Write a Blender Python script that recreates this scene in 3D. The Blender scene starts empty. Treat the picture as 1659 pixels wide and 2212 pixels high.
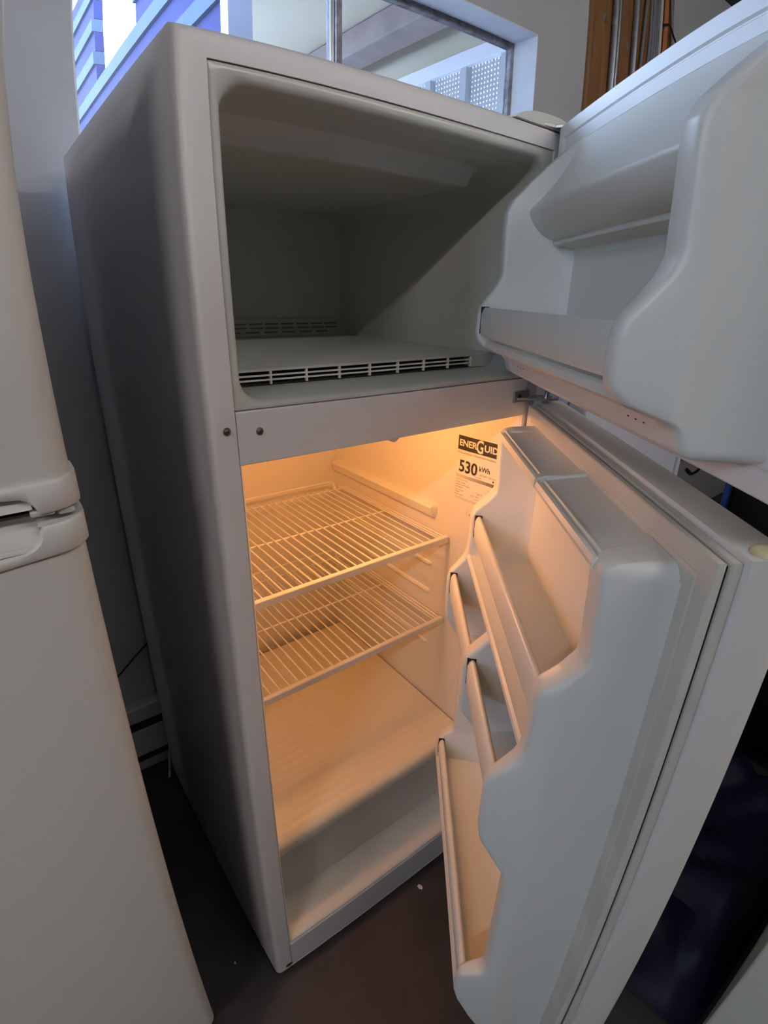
import bpy, bmesh, math, random
from mathutils import Vector, Matrix
random.seed(7)
S = bpy.context.scene
COL = S.collection

# ------------------------------------------------------------------ camera (wide phone lens with barrel distortion)
cam_d = bpy.data.cameras.new('camera')
cam = bpy.data.objects.new('camera', cam_d); COL.objects.link(cam); S.camera = cam
cam.location = (-0.2102028, -0.6303480, 1.4068350)
cam.rotation_euler = (1.1731163, -0.0170370, -0.6530285)
cam_d.type = 'PANO'; cam_d.panorama_type = 'FISHEYE_LENS_POLYNOMIAL'
cam_d.sensor_fit = 'HORIZONTAL'; cam_d.sensor_width = 36; cam_d.sensor_height = 48
cam_d.fisheye_fov = 3.0; cam_d.clip_start = 0.01
cam_d.fisheye_polynomial_k0 = 0.0
cam_d.fisheye_polynomial_k1 = -0.042341309
cam_d.fisheye_polynomial_k2 = 0.000198628524
cam_d.fisheye_polynomial_k3 = 1.4699758e-05
cam_d.fisheye_polynomial_k4 = -3.36286654e-07

# ------------------------------------------------------------------ sky, lights, exposure
world = bpy.data.worlds.new('sky'); S.world = world; world.use_nodes = True
wn = world.node_tree.nodes['Background']
wn.inputs[0].default_value = (0.50, 0.68, 1.0, 1); wn.inputs[1].default_value = 20.0
S.view_settings.view_transform = 'Standard'; S.view_settings.look = 'None'
S.view_settings.gamma = 1.0; S.view_settings.use_curve_mapping = False
S.view_settings.exposure = 0.0
S.cycles.use_denoising = True
S.cycles.max_bounces = 10; S.cycles.diffuse_bounces = 6

LAMPS = [  # unseen ceiling strip tubes, the last two added as fill: x, y, z of the tube, length, emission
    (-2.5, -1.65, 2.66, 1.2, 150),
    (.45, -1.75, 2.66, 1.2, 66),
    (1.9, -1.9, 2.66, 1.2, 58),
]
TUBE_COL = (1.0, 0.945, 0.91)
BULB_W = 2.9

# ------------------------------------------------------------------ helpers
def mat(name, color, rough=0.5, metal=0.0, spec=0.5, noise=0.0, nscale=20.0, bump=0.0, bscale=200.0, trans=0.0, emit=None, alpha=1.0, color2=None):
    m = bpy.data.materials.new(name); m.use_nodes = True
    nt = m.node_tree; b = nt.nodes['Principled BSDF']
    c = (*color, 1)
    b.inputs['Base Color'].default_value = c
    b.inputs['Roughness'].default_value = rough; b.inputs['Metallic'].default_value = metal
    b.inputs['Specular IOR Level'].default_value = spec
    if trans: b.inputs['Transmission Weight'].default_value = trans
    if emit: b.inputs['Emission Color'].default_value = (*emit[0], 1); b.inputs['Emission Strength'].default_value = emit[1]
    if noise or color2 or bump:
        tc = nt.nodes.new('ShaderNodeTexCoord')
    if noise or color2:
        n = nt.nodes.new('ShaderNodeTexNoise'); n.inputs['Scale'].default_value = nscale; n.inputs['Detail'].default_value = 6
        nt.links.new(tc.outputs['Object'], n.inputs['Vector'])
        r = nt.nodes.new('ShaderNodeValToRGB')
        c2 = color2 if color2 else tuple(min(1, x*(1-noise)) for x in color)
        r.color_ramp.elements[0].position = 0.35; r.color_ramp.elements[1].position = 0.65
        r.color_ramp.elements[0].color = (*c2, 1); r.color_ramp.elements[1].color = c
        nt.links.new(n.outputs['Fac'], r.inputs['Fac']); nt.links.new(r.outputs['Color'], b.inputs['Base Color'])
    if bump:
        n2 = nt.nodes.new('ShaderNodeTexNoise'); n2.inputs['Scale'].default_value = bscale; n2.inputs['Detail'].default_value = 3
        nt.links.new(tc.outputs['Object'], n2.inputs['Vector'])
        bp = nt.nodes.new('ShaderNodeBump'); bp.inputs['Strength'].default_value = bump; bp.inputs['Distance'].default_value = 0.002
        nt.links.new(n2.outputs['Fac'], bp.inputs['Height']); nt.links.new(bp.outputs['Normal'], b.inputs['Normal'])
    return m

M = {}
M['enamel'] = mat('white enamel', (0.70, 0.675, 0.665), 0.38, bump=0.05, bscale=350)
M['enamel_old'] = mat('off white enamel', (0.69, 0.665, 0.61), 0.42, bump=0.06, bscale=300)
M['plastic'] = mat('white liner plastic', (0.74, 0.735, 0.675), 0.36)
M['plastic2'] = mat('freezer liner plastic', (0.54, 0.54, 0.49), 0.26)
M['ff_plastic'] = mat('fresh food liner plastic', (0.82, 0.78, 0.70), 0.38)
M['gasket'] = mat('door gasket vinyl', (0.66, 0.62, 0.54), 0.5, noise=0.10, nscale=9)
M['gasket_grey'] = mat('white gasket vinyl', (0.74, 0.74, 0.72), 0.5)
M['wire'] = mat('white coated wire', (0.82, 0.79, 0.72), 0.35)
M['cover'] = mat('frosted crisper cover', (0.80, 0.75, 0.62), 0.35)
M['drawer'] = mat('translucent crisper plastic', (0.62, 0.61, 0.56), 0.4)
M['dark'] = mat('dark gap', (0.02, 0.018, 0.016), 0.8)
M['rust'] = mat('rusty screw head', (0.12, 0.10, 0.085), 0.45, metal=0.7, color2=(0.22, 0.14, 0.08), nscale=300)
M['steel'] = mat('zinc steel', (0.42, 0.42, 0.42), 0.35, metal=0.9)
M['wall'] = mat('painted wall', (0.56, 0.56, 0.565), 0.8, bump=0.25, bscale=120, noise=0.05, nscale=3)
M['reveal'] = mat('white window reveal paint', (0.84, 0.85, 0.86), 0.7, noise=0.06, nscale=12)
M['floor'] = mat('dark stained concrete', (0.050, 0.043, 0.042), 0.55, color2=(0.025, 0.023, 0.025), nscale=5, bump=0.3, bscale=60)
M['ceil'] = mat('ceiling paint', (0.10, 0.10, 0.105), 0.9)
M['wall_dk'] = mat('dark workshop wall', (0.09, 0.085, 0.085), 0.9)
M['heater'] = mat('baseboard enamel', (0.55, 0.55, 0.56), 0.5)
M['frame'] = mat('weathered aluminium frame', (0.33, 0.33, 0.35), 0.5, metal=0.3, color2=(0.18, 0.15, 0.15), nscale=40)
M['frame_dk'] = mat('dirty top frame', (0.10, 0.085, 0.09), 0.7, color2=(0.22, 0.2, 0.21), nscale=30)
M['alu'] = mat('bright aluminium', (0.8, 0.82, 0.85), 0.25, metal=0.8)
M['soffit'] = mat('cream porch ceiling', (0.66, 0.58, 0.41), 0.8, noise=0.06, nscale=2)
M['beam'] = mat('brown porch beam', (0.36, 0.28, 0.25), 0.7, noise=0.2, nscale=8)
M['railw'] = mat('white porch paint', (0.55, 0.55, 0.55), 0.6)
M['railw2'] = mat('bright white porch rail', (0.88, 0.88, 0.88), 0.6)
M['wood'] = mat('varnished plywood', (0.27, 0.135, 0.055), 0.5)
M['conduit'] = mat('galvanised conduit', (0.36, 0.37, 0.40), 0.35, metal=0.75)
M['cable'] = mat('grey cable sheath', (0.20, 0.20, 0.22), 0.5)
M['cable_or'] = mat('orange cable sheath', (0.50, 0.16, 0.05), 0.5)
M['cable_wh'] = mat('white cable sheath', (0.62, 0.64, 0.64), 0.5)
M['cable_bk'] = mat('black cable', (0.015, 0.015, 0.015), 0.5)
M['paper'] = mat('white label paper', (0.80, 0.77, 0.70), 0.6)
M['ink'] = mat('label ink', (0.035, 0.03, 0.03), 0.6)
M['ink2'] = mat('small print ink', (0.26, 0.21, 0.17), 0.6)
M['cap'] = mat('yellowed plastic plug', (0.66, 0.60, 0.36), 0.45, noise=0.15, nscale=90)
M['black'] = mat('black appliance enamel', (0.006, 0.006, 0.008), 0.6, spec=0.2)
M['navy'] = mat('dark navy plastic sheet', (0.006, 0.008, 0.028), 0.55, spec=0.25)
M['blue'] = mat('blue webbing', (0.02, 0.06, 0.30), 0.6)
M['cream'] = mat('cream appliance enamel', (0.70, 0.68, 0.58), 0.45)
M['lav'] = mat('pale white enamel', (0.70, 0.72, 0.80), 0.4)
M['hingewhite'] = mat('aged white plastic', (0.62, 0.61, 0.56), 0.5)
M['diffuser'] = mat('lamp housing white', (0.8, 0.8, 0.8), 0.6)
M['tape'] = mat('pale blue tape', (0.45, 0.55, 0.85), 0.6)
M['scrap'] = mat('torn paper', (0.62, 0.62, 0.60), 0.8)
# plywood grain along z
def _wood():
    nt = M['wood'].node_tree; b = nt.nodes['Principled BSDF']
    tc = nt.nodes.new('ShaderNodeTexCoord'); mp = nt.nodes.new('ShaderNodeMapping'); mp.inputs['Scale'].default_value = (9, 9, 0.8)
    n = nt.nodes.new('ShaderNodeTexNoise'); n.inputs['Scale'].default_value = 3; n.inputs['Detail'].default_value = 8; n.inputs['Distortion'].default_value = 1.2
    r = nt.nodes.new('ShaderNodeValToRGB')
    r.color_ramp.elements[0].position = .3; r.color_ramp.elements[1].position = .7
    r.color_ramp.elements[0].color = (0.20, 0.088, 0.030, 1); r.color_ramp.elements[1].color = (0.34, 0.17, 0.065, 1)
    nt.links.new(tc.outputs['Object'], mp.inputs[0]); nt.links.new(mp.outputs[0], n.inputs['Vector'])
    nt.links.new(n.outputs['Fac'], r.inputs[0]); nt.links.new(r.outputs[0], b.inputs['Base Color'])
_wood()
def _cover():   # faint moulded ribs in the crisper cover
    nt = M['cover'].node_tree; b = nt.nodes['Principled BSDF']
    tc = nt.nodes.new('ShaderNodeTexCoord'); w = nt.nodes.new('ShaderNodeTexWave'); w.bands_direction = 'Y'; w.inputs['Scale'].default_value = 14; w.inputs['Distortion'].default_value = 0.6
    w2 = nt.nodes.new('ShaderNodeTexWave'); w2.bands_direction = 'X'; w2.inputs['Scale'].default_value = 45
    ad = nt.nodes.new('ShaderNodeMath'); ad.operation = 'MULTIPLY_ADD'; ad.inputs[1].default_value = 0.25
    nt.links.new(tc.outputs['Object'], w.inputs['Vector']); nt.links.new(tc.outputs['Object'], w2.inputs['Vector'])
    nt.links.new(w2.outputs['Fac'], ad.inputs[0]); nt.links.new(w.outputs['Fac'], ad.inputs[2])
    bp = nt.nodes.new('ShaderNodeBump'); bp.inputs['Strength'].default_value = 0.22; bp.inputs['Distance'].default_value = 0.004
    nt.links.new(ad.outputs[0], bp.inputs['Height']); nt.links.new(bp.outputs['Normal'], b.inputs['Normal'])
_cover()
def glass_mat():
    m = bpy.data.materials.new('thin window glass'); m.use_nodes = True; nt = m.node_tree; nt.nodes.clear()
    o = nt.nodes.new('ShaderNodeOutputMaterial'); mx = nt.nodes.new('ShaderNodeMixShader')
    tr = nt.nodes.new('ShaderNodeBsdfTransparent'); gl = nt.nodes.new('ShaderNodeBsdfGlossy'); gl.inputs['Roughness'].default_value = 0.3
    df = nt.nodes.new('ShaderNodeBsdfDiffuse'); df.inputs['Color'].default_value = (0.35, 0.38, 0.45, 1)
    tc = nt.nodes.new('ShaderNodeTexCoord'); n = nt.nodes.new('ShaderNodeTexNoise'); n.inputs['Scale'].default_value = 3.2; n.inputs['Detail'].default_value = 5
    r = nt.nodes.new('ShaderNodeValToRGB'); r.color_ramp.elements[0].position = .45; r.color_ramp.elements[1].position = .75
    r.color_ramp.elements[0].color = (0.01, 0.01, 0.01, 1); r.color_ramp.elements[1].color = (0.045, 0.045, 0.045, 1)
    m2 = nt.nodes.new('ShaderNodeMixShader'); mx.inputs[0].default_value = 0.02
    nt.links.new(tc.outputs['Object'], n.inputs['Vector']); nt.links.new(n.outputs['Fac'], r.inputs[0])
    nt.links.new(tr.outputs[0], mx.inputs[1]); nt.links.new(gl.outputs[0], mx.inputs[2])
    nt.links.new(r.outputs[0], m2.inputs[0]); nt.links.new(mx.outputs[0], m2.inputs[1]); nt.links.new(df.outputs[0], m2.inputs[2])
    nt.links.new(m2.outputs[0], o.inputs[0]); return m
M['glass'] = glass_mat()
def roofing_mat(name, col):
    m = bpy.data.materials.new(name); m.use_nodes = True; nt = m.node_tree; nt.nodes.clear()
    o = nt.nodes.new('ShaderNodeOutputMaterial'); mx = nt.nodes.new('ShaderNodeMixShader'); mx.inputs[0].default_value = 0.25
    t = nt.nodes.new('ShaderNodeBsdfTranslucent'); t.inputs[0].default_value = (*col, 1)
    d = nt.nodes.new('ShaderNodeBsdfDiffuse'); d.inputs[0].default_value = (*col, 1)
    nt.links.new(t.outputs[0], mx.inputs[1]); nt.links.new(d.outputs[0], mx.inputs[2]); nt.links.new(mx.outputs[0], o.inputs[0]); return m
M['siding_shade'] = mat('siding lap shade blue', (0.026, 0.030, 0.085), 0.8, spec=0.03, noise=0.15, nscale=6)  # darker strips paint in the shading of the siding laps
M['siding_lit'] = mat('siding lit lap blue', (0.050, 0.068, 0.105), 0.8, spec=0.03, noise=0.1, nscale=6)  # lighter strips paint in the lit part of each lap

WM = {}
def wmat(o): return WM.get(o.name, Matrix.Identity(4))
def tag(o, label=None, cat=None, group=None, kind=None):
    if label: o['label'] = label
    if cat: o['category'] = cat
    if group: o['group'] = group
    if kind: o['kind'] = kind
    return o
def empty(name, loc=(0, 0, 0), rz=0.0):
    o = bpy.data.objects.new(name, None); o.empty_display_size = 0.1; COL.objects.link(o)
    o.location = loc; o.rotation_euler = (0, 0, rz); WM[o.name] = Matrix.Translation(loc) @ Matrix.Rotation(rz, 4, 'Z'); return o

class MB:
    """collects shapes in world (or door) coordinates, builds one mesh"""
    def __init__(s, f=None): s.v = []; s.f = []; s.fn = f
    def pt(s, p):
        s.v.append(tuple(s.fn(p)) if s.fn else tuple(p)); return len(s.v)-1
    def face(s, *idx): s.f.append(tuple(idx))
    def box(s, lo, hi):
        x0, y0, z0 = lo; x1, y1, z1 = hi
        i = [s.pt(p) for p in ((x0,y0,z0),(x1,y0,z0),(x1,y1,z0),(x0,y1,z0),(x0,y0,z1),(x1,y0,z1),(x1,y1,z1),(x0,y1,z1))]
        for q in ((0,3,2,1),(4,5,6,7),(0,1,5,4),(1,2,6,5),(2,3,7,6),(3,0,4,7)): s.face(*[i[k] for k in q])
        return s
    def loft(s, rows, closed=True, cap0=False, cap1=False):
        R = [[s.pt(p) for p in r] for r in rows]; n = len(R[0])
        for a, b in zip(R, R[1:]):
            for k in range(n if closed else n-1):
                k2 = (k+1) % n; s.face(a[k], a[k2], b[k2], b[k])
        if cap0: s.face(*R[0][::-1])
        if cap1: s.face(*R[-1])
        return s
    def prism(s, poly, fa, c0, c1):
        """poly 2D list; fa(a,b,c)->3D ; extruded from c0 to c1"""
        return s.loft([[fa(a, b, c0) for a, b in poly], [fa(a, b, c1) for a, b in poly]], True, True, True)
    def tube(s, path, r, n=8, closed=False, cap=True):
        P = [Vector(p) for p in path]; rows = []
        up = Vector((0, 0, 1)); m = len(P)
        for i, p in enumerate(P):
            if closed: d = (P[(i+1) % m]-P[i-1])
            else: d = (P[min(i+1, m-1)]-P[max(i-1, 0)])
            d.normalize()
            u = up if abs(d.z) < 0.9 else Vector((0, 1, 0))
            a = d.cross(u).normalized(); b = a.cross(d).normalized()
            rows.append([p+a*(r*math.cos(2*math.pi*k/n))+b*(r*math.sin(2*math.pi*k/n)) for k in range(n)])
        if closed: rows.append(rows[0])
        return s.loft(rows, True, cap and not closed, cap and not closed)
    def sphere(s, c, r, sx=1, sy=1, sz=1, nu=14, nv=8):
        rows = []
        for j in range(nv+1):
            t = math.pi*j/nv
            rows.append([(c[0]+r*sx*math.sin(t)*math.cos(2*math.pi*k/nu), c[1]+r*sy*math.sin(t)*math.sin(2*math.pi*k/nu), c[2]+r*sz*math.cos(t)) for k in range(nu)])
        return s.loft(rows, True)
    def build(s, name, m, parent=None, bevel=0.0, segs=3, smooth=35, sub=0):
        me = bpy.data.meshes.new(name); me.from_pydata(s.v, [], s.f); me.update()
        bm = bmesh.new(); bm.from_mesh(me)
        bmesh.ops.remove_doubles(bm, verts=bm.verts, dist=1e-6)
        bmesh.ops.recalc_face_normals(bm, faces=bm.faces); bm.to_mesh(me); bm.free()
        o = bpy.data.objects.new(name, me); COL.objects.link(o)
        if parent is not None:
            o.parent = parent; me.transform(wmat(parent).inverted()); WM[o.name] = wmat(parent)
        ms = m if isinstance(m, (list, tuple)) else [m]
        for q in ms: me.materials.append(q)
        me.polygons.foreach_set('use_smooth', [True]*len(me.polygons))
        me.set_sharp_from_angle(angle=math.radians(smooth))
        if sub:
            sm = o.modifiers.new('sub', 'SUBSURF'); sm.levels = sub; sm.render_levels = sub
        if bevel:
            b = o.modifiers.new('bevel', 'BEVEL'); b.width = bevel; b.segments = segs; b.limit_method = 'ANGLE'; b.angle_limit = math.radians(40)
            b.harden_normals = True
        return o

def chaikin(P, n=2, closed=False):
    for _ in range(n):
        Q = [] if closed else [P[0]]
        m = len(P)
        for i in range(m if closed else m-1):
            a, b = P[i], P[(i+1) % m]
            Q.append(tuple(a[k]*.75+b[k]*.25 for k in range(len(a)))); Q.append(tuple(a[k]*.25+b[k]*.75 for k in range(len(a))))
        if not closed: Q.append(P[-1])
        P = Q
    return P
def fillet(P, r, n=4, closed=False):
    """round each corner of a 2D polyline with radius about r"""
    out = []; m = len(P)
    for i in range(m):
        if not closed and i in (0, m-1): out.append(P[i]); continue
        a, b, c = Vector(P[i-1]), Vector(P[i]), Vector(P[(i+1) % m])
        u, v = (a-b), (c-b); lu, lv = u.length, v.length; u.normalize(); v.normalize()
        ang = u.angle(v)
        if ang > math.radians(176): out.append(P[i]); continue
        d = min(r/math.tan(ang/2), lu*.48, lv*.48)
        p0, p2 = b+u*d, b+v*d
        for k in range(n+1):
            q = k/n; out.append(tuple(p0*(1-q)**2+b*2*q*(1-q)+p2*q*q))
    return out
def rrect(x0, x1, z0, z1, r, n=5):
    """rounded rectangle loop (x,z)"""
    out = []
    for cx, cz, a0 in ((x1-r, z1-r, 0), (x0+r, z1-r, 90), (x0+r, z0+r, 180), (x1-r, z0+r, 270)):
        for k in range(n+1):
            a = math.radians(a0+90*k/n); out.append((cx+r*math.cos(a), cz+r*math.sin(a)))
    return out

# ================================================================== ROOM
FZ = -0.012          # floor level
WY = 0.78            # inner face of the back wall
X0, X1, Y0, ZC = -3.4, 4.6, -4.2, 2.9
WX0, WX1, WZ0, WZ1 = 0.046, 1.512, 1.56, 2.268     # window opening in the back wall
WT = 0.13            # wall thickness
def struct(o): o['kind'] = 'structure'; return o
struct(MB().box((X0-.1, Y0-.1, FZ-.1), (X1+.1, WY+WT, FZ)).build('floor', M['floor']))
struct(MB().box((X0-.1, Y0-.1, ZC), (X1+.1, WY+WT, ZC+.1)).build('ceiling', M['ceil']))
w = MB()
w.box((X0, WY, FZ), (WX0, WY+WT, ZC)); w.box((WX1, WY, FZ), (X1, WY+WT, ZC))
w.box((WX0, WY, FZ), (WX1, WY+WT, WZ0)); w.box((WX0, WY, WZ1), (WX1, WY+WT, ZC))
struct(w.build('wall_back', M['wall']))
LY0, LY1, LZ0, LZ1 = -1.05, -.20, 1.90, 2.65
wl = MB(); wl.box((X0-.1, Y0, FZ), (X0, LY0, ZC)); wl.box((X0-.1, LY1, FZ), (X0, WY+WT, ZC)); wl.box((X0-.1, LY0, FZ), (X0, LY1, LZ0)); wl.box((X0-.1, LY0, LZ1), (X0, LY1, ZC))
struct(wl.build('wall_left', M['wall_dk']))
win2 = struct(empty('fill_window', (X0-.05, (LY0+LY1)/2, LZ0)))  # unseen window added for cool fill light from the left
for a, b, c, d in ((LY0, LY0+.04, LZ0, LZ1), (LY1-.04, LY1, LZ0, LZ1), (LY0+.04, LY1-.04, LZ0, LZ0+.04), (LY0+.04, LY1-.04, LZ1-.04, LZ1), (-.645, -.605, LZ0+.04, LZ1-.04)):
    MB().box((X0-.07, a, c), (X0-.02, b, d)).build('frame_bar', M['frame'], win2)
MB().box((X0-.05, LY0+.04, LZ0+.04), (X0-.045, -.645, LZ1-.04)).build('pane', M['glass'], win2)
MB().box((X0-.05, -.605, LZ0+.04), (X0-.045, LY1-.04, LZ1-.04)).build('pane', M['glass'], win2)
struct(MB().box((X1, Y0, FZ), (X1+.1, WY+WT, ZC)).build('wall_right', M['wall_dk']))
struct(MB().box((X0, Y0-.1, FZ), (X1, Y0, ZC)).build('wall_front', M['wall_dk']))
# window: white reveals, frame, mullion, panes
win = empty('window_1', ((WX0+WX1)/2, WY+.1, WZ0)); struct(win)
e = 0.004
rv = MB()
rv.box((WX0, WY-.001, WZ0), (WX0+e, WY+.105, WZ1)); rv.box((WX1-e, WY-.001, WZ0), (WX1, WY+.105, WZ1))
rv.box((WX0, WY-.001, WZ0), (WX1, WY+.105, WZ0+e)); rv.box((WX0, WY-.001, WZ1-e), (WX1, WY+.105, WZ1))
rv.build('reveal', M['reveal'], win)
FY = WY+.105
MB().box((WX0+e, FY-.005, WZ0+e), (WX0+.02, FY+.02, WZ1-e)).build('frame_side', M['frame'], win, .002)
MB().box((WX1-.022, FY-.005, WZ0+e), (WX1-e, FY+.02, WZ1-e)).build('frame_side', M['frame'], win, .002)
MB().box((WX0+.02, FY-.005, WZ1-.024), (WX1-.022, FY+.02, WZ1-e)).build('frame_top', M['frame_dk'], win, .002)
MB().box((WX0+.02, FY-.005, WZ0+e), (WX1-.022, FY+.02, WZ0+.024)).build('frame_bottom', M['frame'], win, .002)
MB().box((0.758, FY-.012, WZ0+.024), (0.778, FY+.02, WZ1-.024)).build('mullion', M['frame'], win, .002)
MB().box((0.743, FY-.004, WZ0+.024), (0.756, FY+.016, WZ1-.024)).build('sash_stile', M['alu'], win, .002)
MB().box((WX0+.02, FY+.004, WZ0+.024), (0.744, FY+.008, WZ1-.024)).build('pane', M['glass'], win)
MB().box((0.778, FY+.010, WZ0+.024), (WX1-.022, FY+.014, WZ1-.024)).build('pane', M['glass'], win)

# baseboard heater behind the appliances
ht = empty('baseboard_heater', (-.4, .755, FZ))
tag(ht, 'low pale baseboard heater along the back wall in the dark gap', 'heater')
MB().box((-1.6, .738, .212), (.45, WY-.001, .268)).build('top_cap', M['heater'], ht, .006)
MB().box((-1.6, .752, .05), (.45, WY-.001, .205)).build('back_panel', M['dark'], ht)
MB().box((-1.6, .742, .08), (.45, .75, .178)).build('front_panel', M['heater'], ht, .004)
MB().box((-1.6, .745, FZ), (-1.57, WY-.001, .212)).build('end_cap', M['heater'], ht, .003)
MB().box((.42, .745, FZ), (.45, WY-.001, .212)).build('end_cap', M['heater'], ht, .003)
t = MB().tube(chaikin([(.06, .772, .50), (.009, .772, .455), (-.033, .772, .423), (-.07, .772, .39), (-.16, .772, .32)], 2), .0025, 6)
tag(t.build('power_cord', M['cable_bk']), 'thin black cord running down the wall between the two refrigerators', 'cord')

# ceiling strip lights (out of frame)
M['tube'] = mat('glowing tube', (0.9, 0.9, 0.9), 0.4)
for i, (lx, ly, lz, ll, est) in enumerate(LAMPS):
    fx = empty('ceiling_light', (lx, ly, ZC))
    tag(fx, ['strip light on the ceiling far to the left behind the camera', 'added fill strip light on the ceiling straight behind the camera', 'added fill strip light on the ceiling to the right behind the camera'][i], 'light', 'strip lights on the workshop ceiling')
    MB().box((lx-ll/2-.03, ly-.05, lz+.06), (lx+ll/2+.03, ly+.05, ZC)).build('housing', M['diffuser'], fx, .01)
    tm = mat('glowing lamp tube', (0.9, 0.9, 0.9), 0.4, emit=(TUBE_COL, est))
    MB().tube([(lx-ll/2, ly, lz), (lx+ll/2, ly, lz)], .02, 10).build('tube', tm, fx)
    for sx in (-1, 1): MB().box((lx+sx*(ll/2+.012)-.012, ly-.018, lz-.018), (lx+sx*(ll/2+.012)+.012, ly+.018, lz+.07)).build('tube_holder', M['diffuser'], fx)

# ================================================================== OUTSIDE THE WINDOW
wing = empty('wing_wall', (.55, 3.0, -.2))
tag(wing, 'blue clapboard wing wall with a bright opening seen through the left pane', 'wall')
zc = 2.035; k = 0
OY0, OY1, OZ0, OZ1 = 1.92, 2.67, 2.455, 3.05      # bright opening through the wing wall
while zc < 2.9:
    for (a, b, mm, pr) in ((zc, zc+.062, 'siding_lit', .012), (zc+.062, zc+.155, 'siding_shade', .0)):
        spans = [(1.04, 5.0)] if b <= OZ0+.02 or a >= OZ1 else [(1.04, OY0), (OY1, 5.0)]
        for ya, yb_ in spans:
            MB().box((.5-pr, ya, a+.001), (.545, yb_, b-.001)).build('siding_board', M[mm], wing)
    zc += .155
MB().box((.503, 1.0, -.2), (.56, 5.0, 2.034)).build('lower_wall', M['siding_shade'], wing)
MB().box((.488, .99, -.2), (.56, 1.04, 2.965)).build('corner_post', mat('lit post tone', (.40, .47, .62), .7), wing)  # pale colour stands in for light that misses this post
porch = empty('porch_cover', (2.4, 2.4, 2.62))
tag(porch, 'cream porch ceiling with a brown beam seen through the right pane', 'porch')
MB().box((.70, .95, 2.66), (4.2, 4.6, 2.70)).build('soffit', M['soffit'], porch)
MB().box((1.56, .95, 2.54), (1.72, 4.6, 2.66)).build('beam', M['beam'], porch, .01)
scr = empty('screen_wall', (1.9, 2.4, 1.0))
tag(scr, 'white screen wall of perforated panels under a rail outside the window', 'screen')
SX = 1.78
MB().box((SX, .95, 2.385), (SX+.07, 4.2, 2.45)).build('top_rail', M['railw2'], scr, .004)
MB().box((SX+.012, .95, 2.45), (SX+.06, 4.2, 2.659)).build('fascia', M['soffit'], scr)
for k in range(9):
    y = 1.16+k*.24
    MB().box((SX+.005, y, 1.0), (SX+.055, y+.035, 2.385)).build('post', M['railw'], scr)
    if k < 8:
        pm = MB()
        for q in range(11): pm.box((SX+.028, y+.035+q*.019, 1.4), (SX+.032, y+.047+q*.019, 2.385))
        for q in range(51): pm.box((SX+.0285, y+.035, 1.4+q*.0193), (SX+.0315, y+.24, 1.412+q*.0193))
        po = pm.build('perforated_panel', M['railw'], scr); po['kind'] = 'stuff'
MB().box((SX+.005, .95, 1.0), (SX+.055, 1.16, 2.385)).build('end_post', M['railw'], scr)
gd = MB().box((-6, .95, -.3), (9, 10, -.2)).build('ground', mat('pale paving', (.22, .215, .205), .9)); struct(gd)

# plywood service board on the back wall with conduits and cables
brd = MB().box((1.795, WY-.0195, 1.1), (2.40, WY-.0005, 2.86)).build('plywood_board', M['wood'], None, .002)
tag(brd, 'orange brown plywood board fixed upright on the wall right of the window', 'board')
for zz, xx in ((2.43, 1.876), (2.38, 2.045)):
    MB().sphere((xx, WY-.019, zz), .012, 1, .25, 1.5, 10, 6).build('knot', M['frame_dk'], brd)
def conduit(x, r, label):
    o = empty('conduit_pipe', (x, WY-.019-r, 1.2)); tag(o, label, 'conduit', 'steel conduits on the plywood board')
    MB().tube([(x, WY-.0225-r, 1.2), (x, WY-.0225-r, 2.86)], r, 14).build('pipe', M['conduit'], o)
    MB().tube([(x, WY-.0195-r*1.12, 2.415), (x, WY-.0195-r*1.12, 2.435)], r*1.12, 14).build('strap', M['steel'], o)
conduit(1.925, .0125, 'left steel conduit of the touching pair on the plywood board')
conduit(1.950, .010, 'thinner right steel conduit of the touching pair on the plywood board')
conduit(2.072, .0125, 'single steel conduit between the conduit pair and the cable bundle')
cabs = [(2.165, 'cable', .006, 'leftmost grey cable, bowed out from the bundle on the plywood board', -.03),
        (2.200, 'cable', .006, 'grey cable next to the bowed one on the plywood board', .0),
        (2.218, 'cable', .008, 'thickest grey cable in the middle of the plywood board bundle', .0),
        (2.238, 'conduit', .006, 'shiny grey cable right of the thickest one in the bundle', .0),
        (2.255, 'cable', .007, 'grey cable just left of the white cable in the bundle', .0),
        (2.280, 'cable_wh', .007, 'white cable in the bundle on the plywood board', .0),
        (2.312, 'cable_or', .011, 'thick orange cable in the bundle on the plywood board', .0),
        (2.345, 'cable', .006, 'rightmost grey cable hanging in a loop off the bundle', .05)]
for x, m, r, lab, bow in cabs:
    pth = [(x+bow*math.sin(math.pi*min(1, max(0, (z-1.9)/.8)))*(1 if bow > 0 else 1)+random.uniform(-.002, .002), WY-.0195-r-(.006 if bow else 0), z) for z in [1.3+.13*k for k in range(13)]]
    tag(MB().tube(pth, r, 8).build('cable', M[m]), lab, 'cable', 'cables clipped to the plywood board')
tag(MB().tube(chaikin([(2.275, WY-.04, 2.53), (2.31, WY-.05, 2.545), (2.35, WY-.045, 2.52), (2.42, WY-.03, 2.50)], 2), .004, 8).build('cable_tie', M['cable_bk']), 'black tie strapped across the white and orange cables', 'cable tie')

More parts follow.
